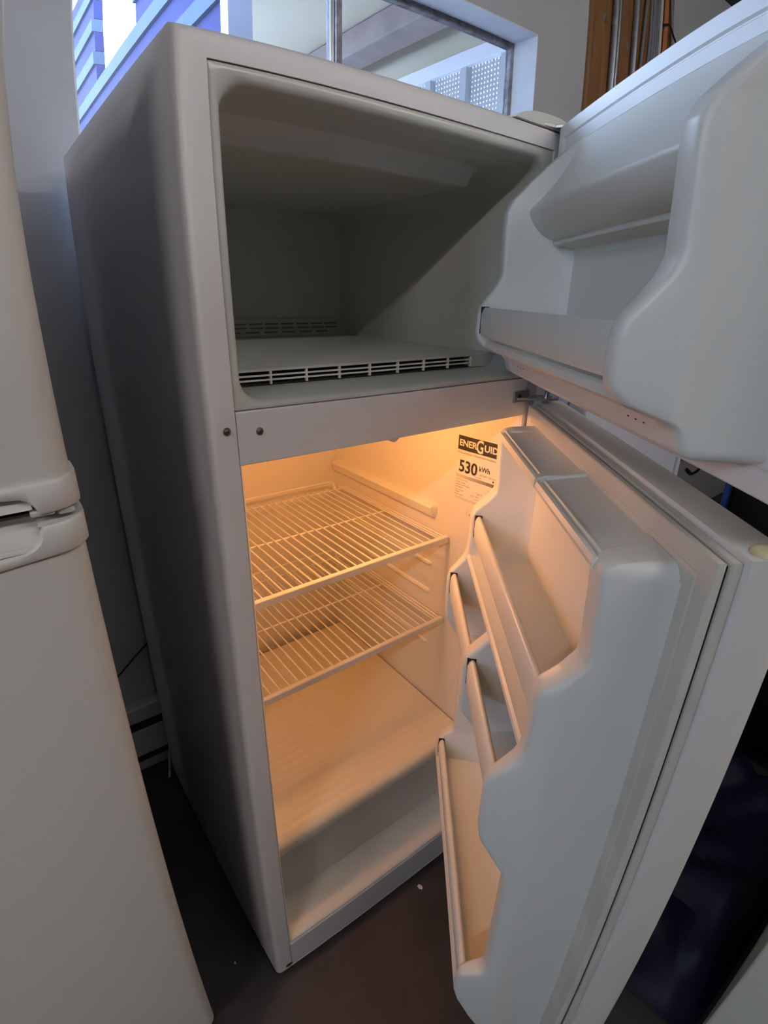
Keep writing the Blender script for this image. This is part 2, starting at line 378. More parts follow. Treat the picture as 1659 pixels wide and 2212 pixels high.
# ================================================================== MAIN REFRIGERATOR
W, H, D = 0.66, 1.670, 0.725
FL, FT = 0.0365, 0.0304
Z1, Z2 = 1.268, 1.1955
REF = empty('refrigerator', (W/2, D/2, FZ))
tag(REF, 'white top-freezer refrigerator with both doors standing open and its lamp lit', 'refrigerator')
def ring(x0, x1, z0, z1, y): return [(x0, y, z0), (x1, y, z0), (x1, y, z1), (x0, y, z1)]
cb = MB()
zb = 0.0
rows = [ring(0, W, zb, H, D), ring(0, W, zb, H, .011), ring(.0008, W-.0008, zb, H-.0008, .0065), ring(.003, W-.003, zb, H-.003, .003), ring(.0065, W-.0065, zb, H-.0065, .0008), ring(.011, W-.011, zb, H-.011, 0),
        ring(FL, W-FL, zb+.001, H-FT, 0), ring(FL, W-FL, zb+.001, H-FT, .02)]
cb.loft(rows, True, True, False)
cabinet = cb.build('cabinet', M['enamel'], REF, smooth=30)
for x in (.05, W-.05):
    for y in (.06, D-.06):
        MB().tube([(x, y, FZ), (x, y, .004)], .018, 14).build('foot', M['dark'], REF)
MB().sphere((.030, -.0002, .012), .009, 1, .08, .7, 12, 6).build('rust_chip', M['rust'], cabinet)
# mullion between the compartments
mul = MB().box((FL+.001, -.0008, Z2), (W-FL-.001, .05, Z1-.0012)).build('mullion', M['enamel'], REF, .002)
def screw(x, z, par):
    s_ = MB(); s_.sphere((x, -.001, z), .0052, 1, .75, 1, 12, 6); o = s_.build('screw', M['rust'], par)
    MB().tube([(x, -.0055, z), (x, -.0030, z)], .0018, 6).build('screw_socket', M['dark'], par)
screw(.024, 1.244, cabinet); screw(.068, 1.239, mul)
MB().prism([(.288, 1.1965), (.314, 1.1965), (.306, 1.190), (.301, 1.1885), (.296, 1.190)], lambda a, b, c: (a, c, b), .004, .03).build('control_tab', M['plastic'], REF)
# freezer liner
def loop(x0, x1, z0, z1, r, y): return [(a, y, b) for a, b in rrect(x0, x1, z0, z1, r, 6)]
fr = MB()
xl, xr, zt = FL+.0006, W-FL-.0006, H-FT-.0006
fr.loft([loop(xl, xr, Z1, zt, .002, .0155), loop(xl, xr, Z1, zt, .002, .0030), loop(xl+.001, xr-.001, Z1+.001, zt-.001, .004, .0022), loop(xl+.008, xr-.008, Z1+.004, zt-.009, .018, .0022),
         loop(xl+.0115, xr-.0115, Z1+.0065, zt-.013, .03, .0045), loop(xl+.0135, xr-.0135, Z1+.0085, zt-.017, .032, .011), loop(xl+.0145, xr-.0145, Z1+.011, zt-.021, .032, .030),
         loop(xl+.017, xr-.0175, Z1+.016, zt-.029, .032, .09), loop(xl+.0175, xr-.018, Z1+.016, zt-.033, .032, .12), loop(xl+.020, xr-.022, Z1+.016, zt-.040, .032, .585), loop(xl+.028, xr-.03, Z1+.022, zt-.05, .03, .610),
         loop(xl+.06, xr-.06, Z1+.05, zt-.08, .02, .617)], True, False, True)
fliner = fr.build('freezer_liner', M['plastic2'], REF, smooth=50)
# step in the freezer ceiling
st = MB()
poly = [(.072, 1.617), (.080, 1.606), (.088, 1.598), (.0945, 1.584), (.0975, 1.5825), (.102, 1.582), (.58, 1.580), (.58, 1.617)]
st.loft([[(x, a, (1.617 if k else b)) for a, b in poly] if False else [(x, a + (0 if k == 0 else 0), b) for a, b in poly] for k, x in ((0, .058), (0, .52))]+[[(.545, a+.02, max(b, 1.600)) for a, b in poly]], True, True, True)
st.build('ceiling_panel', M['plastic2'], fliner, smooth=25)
# freezer floor with its front grille and raised back
ff = MB()
prof = [(.074, 1.286), (.074, 1.3055), (.077, 1.3075), (.575, 1.309), (.590, 1.312), (.606, 1.349), (.613, 1.349), (.613, 1.284), (.110, 1.284), (.110, 1.304), (.0745+.004, 1.304)]
prof = [(.0775, 1.3030), (.0735, 1.3040), (.0735, 1.3068), (.077, 1.3082), (.575, 1.309), (.590, 1.312), (.607, 1.349), (.612, 1.349), (.612, 1.303)]
ff.prism(prof, lambda a, b, c: (c, a, b), .0545, .5995)
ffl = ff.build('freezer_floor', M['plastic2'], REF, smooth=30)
MB().sphere((.165, .545, 1.309), .075, 1, .62, .22, 24, 8).build('air_dome', M['plastic2'], ffl)
sl = MB()
for i in range(3):
    for k in range(10):
        a = .16+k*.042 if i else .075+k*.048
        f_ = (i+.8)/4.0; yy = .590+.017*f_; zz = 1.312+.037*f_
        sl.box((a, yy-.0032, zz-.0014), (a+.034, yy+.004, zz+.0014))
slo = sl.build('louvre_slot', mat('shaded louvre', (.16, .16, .15), .7), ffl); slo['kind'] = 'stuff'
gx0, gx1, gz0, gz1, gy = .062, .539, 1.2855, 1.3045, .0745
MB().box((gx0, gy+.0045, gz0-.0012), (gx1, gy+.0305, gz0+.0006)).build('vent_shade', M['dark'], ffl)  # dark lining stands in for the shade behind the vent bars
MB().box((gx0, gy+.030, gz0-.001), (gx1, gy+.032, gz1)).build('vent_shade', M['dark'], ffl)
MB().box((.540, gy-.0005, gz0-.002), (.5995, gy+.02, gz1+.001)).build('vent_end', M['plastic2'], ffl, .001)
MB().box((.0545, gy-.0005, gz0-.002), (.0625, gy+.02, gz1+.001)).build('vent_end', M['plastic2'], ffl, .001)
for k in range(9):
    x = gx0+.004+(gx1-gx0-.004)*k/8.0
    MB().box((x-.0014, gy-.001, gz0), (x+.0014, gy+.004, gz1)).build('vent_bar', M['plastic'], ffl)
for k in range(2):
    z = gz0+(gz1-gz0)*(k+1)/3.0
    MB().box((gx0, gy-.0005, z-.0012), (gx1, gy+.0025, z+.0011)).build('vent_slat', M['plastic'], ffl)
# fresh food liner
fd = MB()
fd.loft([loop(xl, xr, .0885, Z2+.02, .002, .016), loop(xl, xr, .0885, Z2+.02, .002, .0035), loop(xl+.0012, xr-.0012, .0925, Z2+.019, .004, .0015), loop(xl+.004, xr-.0025, .0965, Z2+.018, .008, .0035), loop(xl+.006, xr-.0035, .0995, Z2+.017, .012, .012),
         loop(xl+.0105, xr-.009, .105, Z2+.016, .016, .06), loop(xl+.012, xr-.0125, .107, Z2+.015, .016, .12), loop(xl+.014, xr-.014, .108, Z2+.014, .018, .665), loop(xl+.02, xr-.02, .115, Z2+.006, .02, .683), loop(xl+.06, xr-.06, .15, Z2-.03, .02, .687)], True, False, True)
ffliner = fd.build('fridge_liner', M['ff_plastic'], REF, smooth=50)
MB().box((FL+.001, .0005, .001), (W-FL-.001, .016, .0875)).build('base_panel', M['enamel'], REF, .002)
# ribs that carry the shelves
def rib(side, zt_, h, y0, y1, dep):
    if side: f_ = lambda a, b, c: (.6125-(a if a > 0 else 0), c, b)
    else: f_ = lambda a, b, c: (.0475+(a if a > 0 else 0), c, b)
    r0 = [(-.0, zt_+.002), (dep*.8, zt_-.003), (dep, zt_-.008), (dep*.75, zt_-h*.75), (0, zt_-h)]
    b_ = MB(); b_.loft([[f_(a*.15, zt_-h*.4+(b-zt_+h*.4)*.5, y0-.006) for a, b in r0], [f_(a, b, y0) for a, b in r0], [f_(a, b, y1) for a, b in r0]], True, True, True)
    b_.build('shelf_rib', M['ff_plastic'], ffliner, smooth=25)
for sd in (0, 1):
    rib(sd, .940, .040, .215, .67, .022)
    for zz in (.860, .776, .694, .628, .531): rib(sd, zz, .010, .225, .66, .0085)
# lamp behind the mullion
MB().box((.20, .051, 1.194), (.46, .10, 1.2135)).build('lamp_housing', M['ff_plastic'], REF, .006)
MB().tube([(.33, .10, 1.203), (.33, .135, 1.203)], .013, 14).build('lamp_socket', M['steel'], REF)
bl = bpy.data.lights.new('bulb', 'POINT'); bl.energy = BULB_W; bl.color = (1.0, 0.42, 0.13); bl.shadow_soft_size = .018
blo = bpy.data.objects.new('bulb', bl); COL.objects.link(blo); blo.parent = REF; blo.location = Vector((.33, .165, 1.183))-Vector((W/2, D/2, FZ))

# energy label on the right inner wall, near the door
XL_ = .6142
def lab(u, v, d=0.0):      # u: distance from label's left edge (towards the door), v: height ; follows the liner wall
    y = .1565-u
    return (XL_ - .0066*max(0, min(1, (y-.06)/.06)) * .5 - .0016 + (.0 if y > .012 else 0) - d + (.004 if y < .06 else .004*(1-(y-.06)/.097)) * .35 - .0012, y, v)
L0 = MB()
L0.loft([[lab(u, .9715), lab(u, 1.1275)] for u in (0, .05, .10, .132)], False)
label = L0.build('energy_label', M['paper'], REF)
def strip(name, u0, u1, v0, v1, m, d=.0004):
    b_ = MB(); b_.loft([[lab(u0+(u1-u0)*k/4, v0, d), lab(u0+(u1-u0)*k/4, v1, d)] for k in range(5)], False); return b_.build(name, m, label)
strip('label_header', .0015, .1305, 1.0945, 1.1265, M['ink'])
def text(body, u, v, size, m, name='printed_text', d=.0008, sx=1.0, bold=0.0):
    cu = bpy.data.curves.new('txt', 'FONT'); cu.body = body; cu.size = size; cu.resolution_u = 3; cu.offset = bold
    ob = bpy.data.objects.new('txt', cu); COL.objects.link(ob)
    dg = bpy.context.evaluated_depsgraph_get(); me = bpy.data.meshes.new_from_object(ob.evaluated_get(dg))
    bpy.data.objects.remove(ob); bpy.data.curves.remove(cu)
    b_ = MB(); b_.v = [lab(u+p.co.x*sx, v+p.co.y, d) for p in me.vertices]; b_.f = [tuple(p.vertices) for p in me.polygons]
    bpy.data.meshes.remove(me); return b_.build(name, m, label)
text('ENER', .0048, 1.1040, .0200, M['paper'], 'header_text', sx=1.06, bold=.0006)
text('UIDE', .0755, 1.1040, .0200, M['paper'], 'header_text', sx=1.10, bold=.0006)
text('G', .0535, 1.0975, .0400, M['paper'], 'logo_letter', sx=.70, bold=.0009)
text('530', .0085, 1.0450, .0385, M['ink'], 'big_number', sx=.93, bold=.0008)
text('kWh', .0665, 1.0575, .0165, M['ink'], 'unit_text', sx=.9, bold=.0002)
text('Energy consumption / Consommation \u00e9nerg\u00e9tique', .0015, 1.0868, .0062, M['ink2'], 'small_print', sx=.86)
text('per year / par ann\u00e9e', .0700, 1.0480, .0058, M['ink2'], 'small_print')
text('This model', .0560, 1.0410, .0042, M['ink2'], 'small_print')
for k in range(10):
    g = .62-.058*k
    strip('scale_bar', .002+k*.0128, .0148+k*.0128, 1.0300, 1.0375, mat('scale grey', (g*.95, g*.9, g*.82), .6))
b_ = MB(); b_.loft([[lab(.104, 1.0445, .0006), lab(.107, 1.0395, .0006)], [lab(.110, 1.0445, .0006), lab(.1071, 1.0395, .0006)]], False); b_.build('scale_arrow', M['ink'], label)
rows_ = [(.003, 1.0245, 'Uses least energy', .005), (.002, 1.0175, 'Similar models', .0052), (.002, 1.0115, 'compared / Mod\u00e8les', .0052), (.002, 1.0055, 'semblables', .0052), (.002, .9985, 'Type of model', .0045), (.002, .9935, 'Volume', .0045), (.002, .9875, 'Model number', .0045),
         (.064, 1.003, 'Type 3', .0060), (.050, .9945, '16.5 - 18.4', .0052), (.062, .9885, 'cu. ft.', .0045), (.095, 1.0175, 'Uses most', .0045), (.095, 1.012, 'energy', .0045)]
for u, v, s_, sz in rows_: text(s_, u, v, sz, M['ink2'], 'small_print')
strip('rule', .003, .128, .9815, .9822, M['ink2']); strip('rule', .003, .128, .9785, .9791, M['ink2'])
text('4', .049, .9445, .010, M['ink2'], 'wall_mark'); strip('wall_mark', .0435, .0442, .943, .957, M['ink2'])

# top hinge and middle hinge
hc = MB(); hc.prism(chaikin([(.520, H), (.535, H+.010), (.575, H+.0185), (.655, H+.0185), (.659, H)], 2), lambda a, b, c: (a, c, b), .0, .10)
hc.build('hinge_cover', M['hingewhite'], REF, .003)
MB().prism([(.585, .05), (.648, .05), (.659, -.018), (.652, -.042), (.636, -.042), (.615, -.004), (.59, .0)], lambda a, b, c: (a, b, c), H+.0003, H+.006).build('top_hinge', M['steel'], REF, .001)
mh = MB(); mh.box((.582, -.0045, 1.2235), (.626, -.001, 1.2445)).build('middle_hinge', M['steel'], REF, .001)
hx_ = MB(); hx_.prism([(.590, -.0045), (.600, -.012), (.632, -.048), (.656, -.050), (.662, -.030), (.655, -.0045)], lambda a, b, c: (a, b, c), 1.2285, 1.2325)
hx_.build('hinge_arm', M['steel'], REF, .0008)
MB().tube([(.645, -.03, 1.217), (.645, -.03, 1.244)], .004, 10).build('hinge_pin', M['steel'], REF)
tt = MB(); tt.loft([[(.636, -.046, 1.2335), (.650, -.052, 1.2330)], [(.642, -.050, 1.238), (.653, -.056, 1.236)], [(.634, -.056, 1.244), (.648, -.060, 1.243)]], False); tt.build('torn_tape', M['tape'], REF)
MB().tube([(.596, -.006, 1.234), (.596, -.0045, 1.234)], .0045, 10).build('hinge_screw', M['dark'], REF)

# ---------------------------------------------------------------- doors
HX, HY = .645, -.03
class Door:
    def __init__(s, phi):
        c, sn = math.cos(phi), math.sin(phi); s.S = Vector((-c, -sn, 0)); s.T = Vector((sn, -c, 0)); s.o = Vector((HX, HY, 0)); s.a = W-HX; s.b = -HY
    def __call__(s, q):     # q = (s, t, z)
        return s.o+(q[0]-s.a)*s.S+(q[1]-s.b)*s.T+Vector((0, 0, q[2]))
LD = Door(math.radians(51.2)); FD = Door(math.radians(55.5))

def door_shell(name, f, z0, z1):
    b_ = MB(f)
    def rg(i, t): return [(i, t, z0+i), (W-i, t, z0+i), (W-i, t, z1-i), (i, t, z1-i)]
    b_.loft([rg(.012, .0215), rg(.004, .0225), rg(.0015, .0240), rg(.0, .029), rg(0, .060), rg(.0012, .067), rg(.005, .0735), rg(.011, .077), rg(.018, .078)], True, True, True)
    return b_.build(name, M['enamel_old'], REF, smooth=40)
def gasket(f, z0, z1, par, m):
    prof = [(0, .0215), (0, .0138), (.002, .0128), (.020, .0122), (.020, .0098), (.002, .0090), (.0008, .0082), (0, .006), (.0002, .0012), (.0018, 0), (.012, -.0004), (.020, 0), (.0225, .0022), (.024, .0022), (.026, .0008), (.041, .0012), (.0435, .003), (.0435, .0215)]
    b_ = MB(f); s0, s1 = .007, .653
    b_.loft([[(s0+d, t, z0+d), (s1-d, t, z0+d), (s1-d, t, z1-d), (s0+d, t, z1-d)] for d, t in prof], True)
    o = b_.build('gasket', m, par, smooth=18)
    b2 = MB(f); b2.loft([[(s0+d, t, z0+d), (s1-d, t, z0+d), (s1-d, t, z1-d), (s0+d, t, z1-d)] for d, t in ((.012, .0097), (.0045, .0097), (.0045, .0124), (.012, .0124))], True)
    b2.build('groove_shade', M['dark'], o, smooth=18)  # dark ring stands in for shade deep in the gasket groove
    return o
def dyke(f, prof, so, crest, si, sg, par, crease=.08, name='liner_side', rad=.016):
    """one side wall of a door liner; sg=+1 near the free end"""
    prof = fillet(prof, rad, 5)
    rows = []
    ztop = prof[0][1]; so0 = so
    for t, z in prof:
        h_ = min(.018, max(0, ztop-z)); so = so0-sg*(.018-math.sqrt(max(0, .018**2-(.018-h_)**2)))
        h_ = min(.012, max(0, z-prof[-1][1])); so -= sg*(.012-math.sqrt(max(0, .012**2-(.012-h_)**2)))
        d = max(0.0, -t); T = lambda q: min(.004, -(q))
        k = min(1, d/.08)
        w_ = (so-crest)*sg
        def side(q):      # distance of the outer wall from the crest plane at depth q
            wc = w_*.62+.002
            return w_-(w_-wc)*q/crease if q <= crease else wc-(wc-.0085)*(q-crease)/(.145-crease)
        c1 = min(d-.006*k, crease-.004)
        r_ = [(so, .004), (crest+sg*side(max(0, c1*.5)), T(c1*.5)), (crest+sg*side(max(0, c1)), T(c1))]
        d1 = max(c1+.0002, d-.0065)
        d2 = min(d1, max(c1+.0001, crease+.003))
        r_ += [(crest+sg*(side(d2)+(.0016 if d > crease+.004 else 0)), T((c1+d2)/2)), (crest+sg*(side(d2)), T(d2)), (crest+sg*side(d1), T(d1))]
        wd = side(max(0, d-.003*k))
        r_ += [(crest+sg*(wd-.001), T(d-.0030*k)), (crest+sg*(wd-.003), T(d-.0010*k)), (crest+sg*max(.001, wd-.0065), T(d)), (crest-sg*.003, T(d)), (crest-sg*.0058, T(d-.0008*k)), (crest-sg*.0078, T(d-.0026*k)), (crest-sg*.0088, T(d-.006*k)), (si+sg*.006, T(.012*k)), (si, T(.003*k)), (si-sg*.006, .004)]
        rows.append([(a, b, z) for a, b in r_])
    b_ = MB(f); b_.loft(rows, False)
    return b_.build(name, m_liner, par, smooth=48)
m_liner = M['plastic']

# ---- lower door
zl0, zl1 = .062, 1.217
ld = door_shell('fridge_door', LD, zl0, 1.2225)
gasket(LD, zl0+.012, 1.2155, ld, M['gasket'])
bp = MB(LD); bp.box((.046, .003, .098), (.614, .021, 1.176)).build('liner_panel', M['plastic'], ld, .004)
profL = [(0.003, 1.188), (-.012, 1.1872), (-.028, 1.1862), (-.042, 1.1852), (-.052, 1.1835), (-.058, 1.1805), (-.062, 1.176), (-.0645, 1.170), (-.0645, 1.160), (-.0635, 1.150), (-.062, 1.11), (-.0605, 1.085), (-.062, 1.065), (-.077, 1.046), (-.098, 1.028), (-.1035, 1.015), (-.1035, .97), (-.106, .935), (-.112, .920), (-.124, .905), (-.139, .888), (-.1425, .872), (-.1425, .80), (-.139, .775), (-.121, .744), (-.104, .715), (-.1005, .70), (-.1005, .60), (-.1015, .48), (-.104, .465),
         (-.122, .453), (-.136, .441), (-.1405, .42), (-.1405, .385), (-.134, .36), (-.112, .312), (-.100, .290), (-.085, .272), (-.07, .26), (-.045, .19), (-.02, .13), (.003, .11)]
dyke(LD, profL, .609, .572, .536, 1, ld); dyke(LD, profL, .051, .088, .124, -1, ld)
# top of the liner with its lip, in two lengths
def slab(f, poly, s0, s1, name, par, m=None, bev=0): return MB(f).prism(poly, lambda a, b, c: (c, a, b), s0, s1).build(name, m or M['plastic'], par, bev, smooth=30)
topA = [(.003, 1.188), (-.030, 1.1845), (-.053, 1.1805), (-.054, 1.1835), (-.0565, 1.1835), (-.0575, 1.179), (-.0605, 1.1785), (-.062, 1.181), (-.0655, 1.180), (-.067, 1.174), (-.0655, 1.168), (-.060, 1.1665), (-.03, 1.170), (.003, 1.172)]
topB = [(.003, 1.1865), (-.030, 1.1825), (-.0525, 1.179), (-.0540, 1.1815), (-.0560, 1.1815), (-.0570, 1.177), (-.0600, 1.1765), (-.0615, 1.179), (-.0650, 1.178), (-.067, 1.172), (-.0655, 1.166), (-.060, 1.1645), (-.03, 1.168), (.003, 1.170)]
slab(LD, topA, .086, .345, 'liner_top', ld); slab(LD, topB, .345, .574, 'liner_top', ld)
slab(LD, [(.003, 1.1905), (-.030, 1.1868), (-.054, 1.1858), (-.0675, 1.1825), (-.0685, 1.168), (-.03, 1.17), (.003, 1.17)], .338, .352, 'top_rib', ld, bev=.0015)
# moulded shelves
def floor_slab(f, zf, dep, s0, s1, par, name='liner_shelf'):
    p = [(.003, zf+.010), (-.02, zf+.003), (-dep+.012, zf), (-dep+.005, zf+.002), (-dep+.001, zf), (-dep, zf-.006), (-dep+.003, zf-.013), (-dep+.012, zf-.016), (-.02, zf-.013), (.003, zf-.010)]
    return slab(f, p, s0, s1, name, par)
floor_slab(LD, .930, .107, .095, .565, ld)
floor_slab(LD, .742, .104, .095, .565, ld)
slab(LD, [(.003, .400), (-.02, .386), (-.12, .384), (-.136, .386), (-.1395, .378), (-.134, .358), (-.112, .311), (-.085, .272), (.003, .24)], .09, .57, 'liner_shelf', ld)
slab(LD, [(.003, .25), (-.07, .262), (-.045, .19), (-.02, .13), (.003, .11)], .06, .60, 'liner_bottom', ld)
# divider half way along the middle shelf
profM = [(-.06, .930), (-.104, .927), (-.112, .918), (-.124, .905), (-.139, .888), (-.1425, .872), (-.1425, .80), (-.139, .780), (-.124, .757), (-.104, .742), (-.06, .738)]
md = MB(LD)
md.loft([[(.337, .003, z), (.338, -max(0, -t-.007), z), (.3395, t+.002, z), (.343, t+.0003, z), (.352, t, z), (.361, t+.0003, z), (.3645, t+.002, z), (.366, -max(0, -t-.007), z), (.367, .003, z)] for t, z in fillet(profM, .016, 5)], False)
md.build('shelf_divider', M['plastic'], ld, smooth=60)
def retainer(f, s0, s1, tc, z0, z1, par, th=.0115):
    p = [(tc-th/2, z0+.003), (tc-th/2+.002, z0), (tc+th/2-.002, z0), (tc+th/2, z0+.003), (tc+th/2, z1-.004), (tc+th/2-.0025, z1-.0005), (tc, z1), (tc-th/2+.002, z1-.003), (tc-th/2-.0005, z1-.010), (tc-th/2-.001, (z0+z1)/2)]
    o = MB(f).prism(p, lambda a, b, c: (c, a, b), s0, s1).build('retainer_bar', M['plastic'], par, smooth=50)
    return o
def slot(f, s, tc, z0, z1, par, sg, th=.0115):
    e_ = .0011
    MB(f).box((s-.004, tc-th/2-e_, z0), (s, tc+th/2+e_, z1+e_)).build('bar_slot', M['dark'], par)
retainer(LD, .095, .566, -.0915, .967, 1.0165, ld)
retainer(LD, .095, .345, -.1305, .835, .888, ld)
retainer(LD, .360, .566, -.1305, .835, .888, ld)
retainer(LD, .095, .566, -.1295, .395, .441, ld)
slot(LD, .1012, -.0915, .972, 1.0165, ld, 1); slot(LD, .1000, -.1305, .842, .888, ld, 1); slot(LD, .3674, -.1305, .842, .888, ld, 1); slot(LD, .1003, -.1295, .400, .441, ld, 1)
# plug on the top edge of the lower door
pc = MB(); c_ = LD((.648, .043, 1.2225))
pc.loft([[(c_.x+r*math.cos(2*math.pi*k/24), c_.y+r*math.sin(2*math.pi*k/24), c_.z+h) for k in range(24)] for r, h in ((.0135, 0), (.0135, .0025), (.0125, .0036), (.008, .0042), (.001, .0043))], True, True, True)
pc.build('hinge_hole_plug', M['cap'], ld, smooth=50)

# ---- freezer door
zf0, zf1 = 1.2545, 1.680
fd_ = door_shell('freezer_door', FD, zf0-.003, zf1)
gasket(FD, zf0+.002, 1.6735, fd_, M['gasket_grey'])
MB(FD).box((.046, .003, 1.284), (.614, .021, 1.628)).build('liner_panel', M['plastic'], fd_, .004)
profF = [(.003, 1.633), (-.015, 1.620), (-.040, 1.597), (-.066, 1.573), (-.090, 1.549), (-.0985, 1.532), (-.0995, 1.51), (-.0985, 1.475), (-.0975, 1.44), (-.1045, 1.424), (-.119, 1.406), (-.1295, 1.393), (-.1325, 1.378), (-.1325, 1.352), (-.130, 1.340), (-.117, 1.328), (-.090, 1.318), (-.076, 1.311), (-.0715, 1.300), (-.069, 1.291), (-.062, 1.286), (-.04, 1.285), (.003, 1.284)]
dyke(FD, profF, .612, .573, .540, 1, fd_); dyke(FD, profF, .048, .085, .120, -1, fd_)
nose = chaikin([(.003, 1.634), (-.004, 1.622), (-.012, 1.603), (-.026, 1.580), (-.045, 1.556), (-.0635, 1.5375), (-.0665, 1.5335), (-.0665, 1.530)], 1)+chaikin([(-.0665, 1.5295), (-.064, 1.522), (-.055, 1.508), (-.042, 1.496), (-.027, 1.4905)], 1)+[(-.0285, 1.4885), (-.028, 1.4845), (-.024, 1.4835), (-.012, 1.483), (.001, 1.478), (.003, 1.47)]
slab(FD, nose, .083, .577, 'upper_shelf_nose', fd_)
slab(FD, [(.003, 1.352), (-.02, 1.340), (-.104, 1.337), (-.113, 1.340), (-.117, 1.337), (-.117, 1.329), (-.112, 1.325), (-.092, 1.319), (-.075, 1.3125), (-.0695, 1.309), (-.067, 1.301), (-.0655, 1.290), (-.062, 1.286), (-.04, 1.285), (.003, 1.284)], .083, .577, 'bin_floor', fd_)
retainer(FD, .090, .568, -.1225, 1.347, 1.3915, fd_, .010)
slot(FD, .0967, -.1225, 1.351, 1.3915, fd_, 1, .010)
for s_ in (.127, .142, .157, .503, .518, .533):
    MB(FD).tube([FD.__class__ and (s_, -.0675, 1.3035), (s_, -.0655, 1.3035)], .0024, 10).build('drain_hole', M['dark'], fd_)
MB(FD).sphere((.596, -.0795, 1.501), .0018, 1, .4, 1, 8, 5).build('stain_speck', M['dark'], fd_)

# ================================================================== LOOSE PARTS INSIDE THE REFRIGERATOR
def wire_shelf(z, label):
    o = empty('wire_shelf', (.327, .39, z)); tag(o, label, 'shelf', 'wire shelves in the lower compartment')
    x0, x1, yf, yb = .0535, .600, .167, .615
    MB().prism([(.160, z-.012), (.160, z+.003), (.162, z+.005), (.170, z+.005), (.172, z+.003), (.172, z-.012)], lambda a, b, c: (c, a, b), x0, x1+.004).build('front_trim', M['wire'], o, .001)
    for k in range(25):
        x = .0585+.0217*k
        if x > x1-.012: continue
        MB().tube([(x, .168, z+.0015), (x, yb, z+.0015)], .0019, 6).build('wire', M['wire'], o)
    for y, r in ((.392, .0026), (yb-.004, .0024)):
        MB().tube([(x0, y, z-.003), (x1, y, z-.003)], r, 8).build('cross_wire', M['wire'], o)
    for x in (x0+.001, x1, x1-.010):
        MB().tube([(x, .168, z), (x, yb, z)], .0028, 8).build('side_wire', M['wire'], o)
    MB().tube(chaikin([(x0+.03, yb-.004, z), (x0+.03, yb+.006, z+.016), (x0+.04, yb+.008, z+.022), (x1-.05, yb+.008, z+.022), (x1-.036, yb+.006, z+.016), (x1-.036, yb-.004, z)], 2), .0028, 8).build('back_rail', M['wire'], o)
    return o
wire_shelf(.869, 'upper white wire shelf glowing in the lamp light of the open refrigerator')
wire_shelf(.637, 'lower white wire shelf, nearer the crisper cover inside the refrigerator')
cv = MB(); cv.prism([(.660, .333), (.085, .331), (.075, .322), (.068, .309), (.0605, .308), (.0575, .316), (.0585, .330), (.063, .339), (.071, .3445), (.660, .3455)], lambda a, b, c: (c, a, b), .0535, .6045)
tag(cv.build('crisper_cover', M['cover'], None, .0008), 'frosted flat cover over the crisper drawer below the wire shelves', 'cover')
def dl(i, y, zz=0): return [(a, y, b) for a, b in rrect(.068+i, .594-i, .116+i+zz, .294-i*.3, .030, 7)]
drw = MB().loft([dl(.016, .0840), dl(.006, .0840), dl(.002, .0856), dl(0, .0900), dl(0, .64)], True, True, True).build('crisper_drawer', M['drawer'], REF, smooth=40)
MB().prism([(.072, .281), (.070, .292), (.074, .299), (.60, .301), (.60, .292), (.084, .288)], lambda a, b, c: (c, a, b), .062, .600).build('drawer_rim', M['drawer'], drw, .001)

# ================================================================== LEFT REFRIGERATOR
RX = -.158                       # right edge of its doors
LF = empty('refrigerator', (RX-.30, .30, FZ))
tag(LF, 'closed white refrigerator at the left edge with recessed grips between its doors', 'refrigerator')
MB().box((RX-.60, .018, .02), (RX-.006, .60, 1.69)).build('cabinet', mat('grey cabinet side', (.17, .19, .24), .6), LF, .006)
for x in (-.70, -.21):
    for y in (.06, .54):
        MB().tube([(x, y, FZ), (x, y, .03)], .018, 12).build('foot', M['dark'], LF)
def rdoor(z0, z1, name):
    xs0, xs1 = RX-.60, RX; R_ = .022
    sec = [(xs1, .012), (xs1, -.028)]+[(xs1-R_+R_*math.cos(math.radians(a)), -.028-R_*math.sin(math.radians(a))) for a in (15, 30, 45, 60, 75, 90)]
    sec += [(xs1-.1, -.0515), (xs0+.1, -.0515)]+[(xs0+R_-R_*math.sin(math.radians(a)), -.028-R_*math.cos(math.radians(a))) for a in (0, 15, 30, 45, 60, 75, 90)]+[(xs0, .012)]
    b_ = MB(); b_.prism(sec, lambda a, b, c: (a, b, c), z0, z1); return b_.build(name, M['enamel_old'], LF, .003, smooth=40)
ud = rdoor(1.222, 1.705, 'freezer_door'); lw = rdoor(.085, 1.168, 'fridge_door')
MB().box((RX-.58, -.02, .0), (RX-.02, .018, .07)).build('base_panel', M['dark'], LF, .003)
def band(zfun_top, zfun_bot, name, par, xs, y_out, wrap=True):
    """grip strip: front curve in x, top/bottom heights as functions of x, wraps round the right edge"""
    R_ = .024
    pts = []
    for x in xs: pts.append((x, y_out if x <= RX-R_+.004 else None))
    P = [(x, y_out) for x in xs]+[(RX+.004-R_+R_*math.cos(math.radians(a)), y_out+R_-R_*math.sin(math.radians(a))) for a in (90, 75, 60, 45, 30, 15, 0)]+[(RX+.004, y_out+R_+.03)]
    rows = []
    for x, y in P:
        zt_, zb_ = zfun_top(x), zfun_bot(x); yi = y+.03 if x < RX-.03 else y+.03
        xi = min(x, RX-.004)
        rows.append([(x, y+.002, zb_), (x, y, zb_+.003), (x, y, zt_-.003), (x, y+.0025, zt_), (xi, max(y+.012, -.030), zt_), (xi, max(y+.012, -.030), zb_)])
    b_ = MB(); b_.loft(rows, True, True, True); return b_.build(name, M['enamel_old'], par, smooth=40)
def lerp(P):
    def g(x):
        if x <= P[0][0]: return P[0][1]
        for (a, b), (c, d) in zip(P, P[1:]):
            if x <= c: return b+(d-b)*(x-a)/(c-a)
        return P[-1][1]
    return g
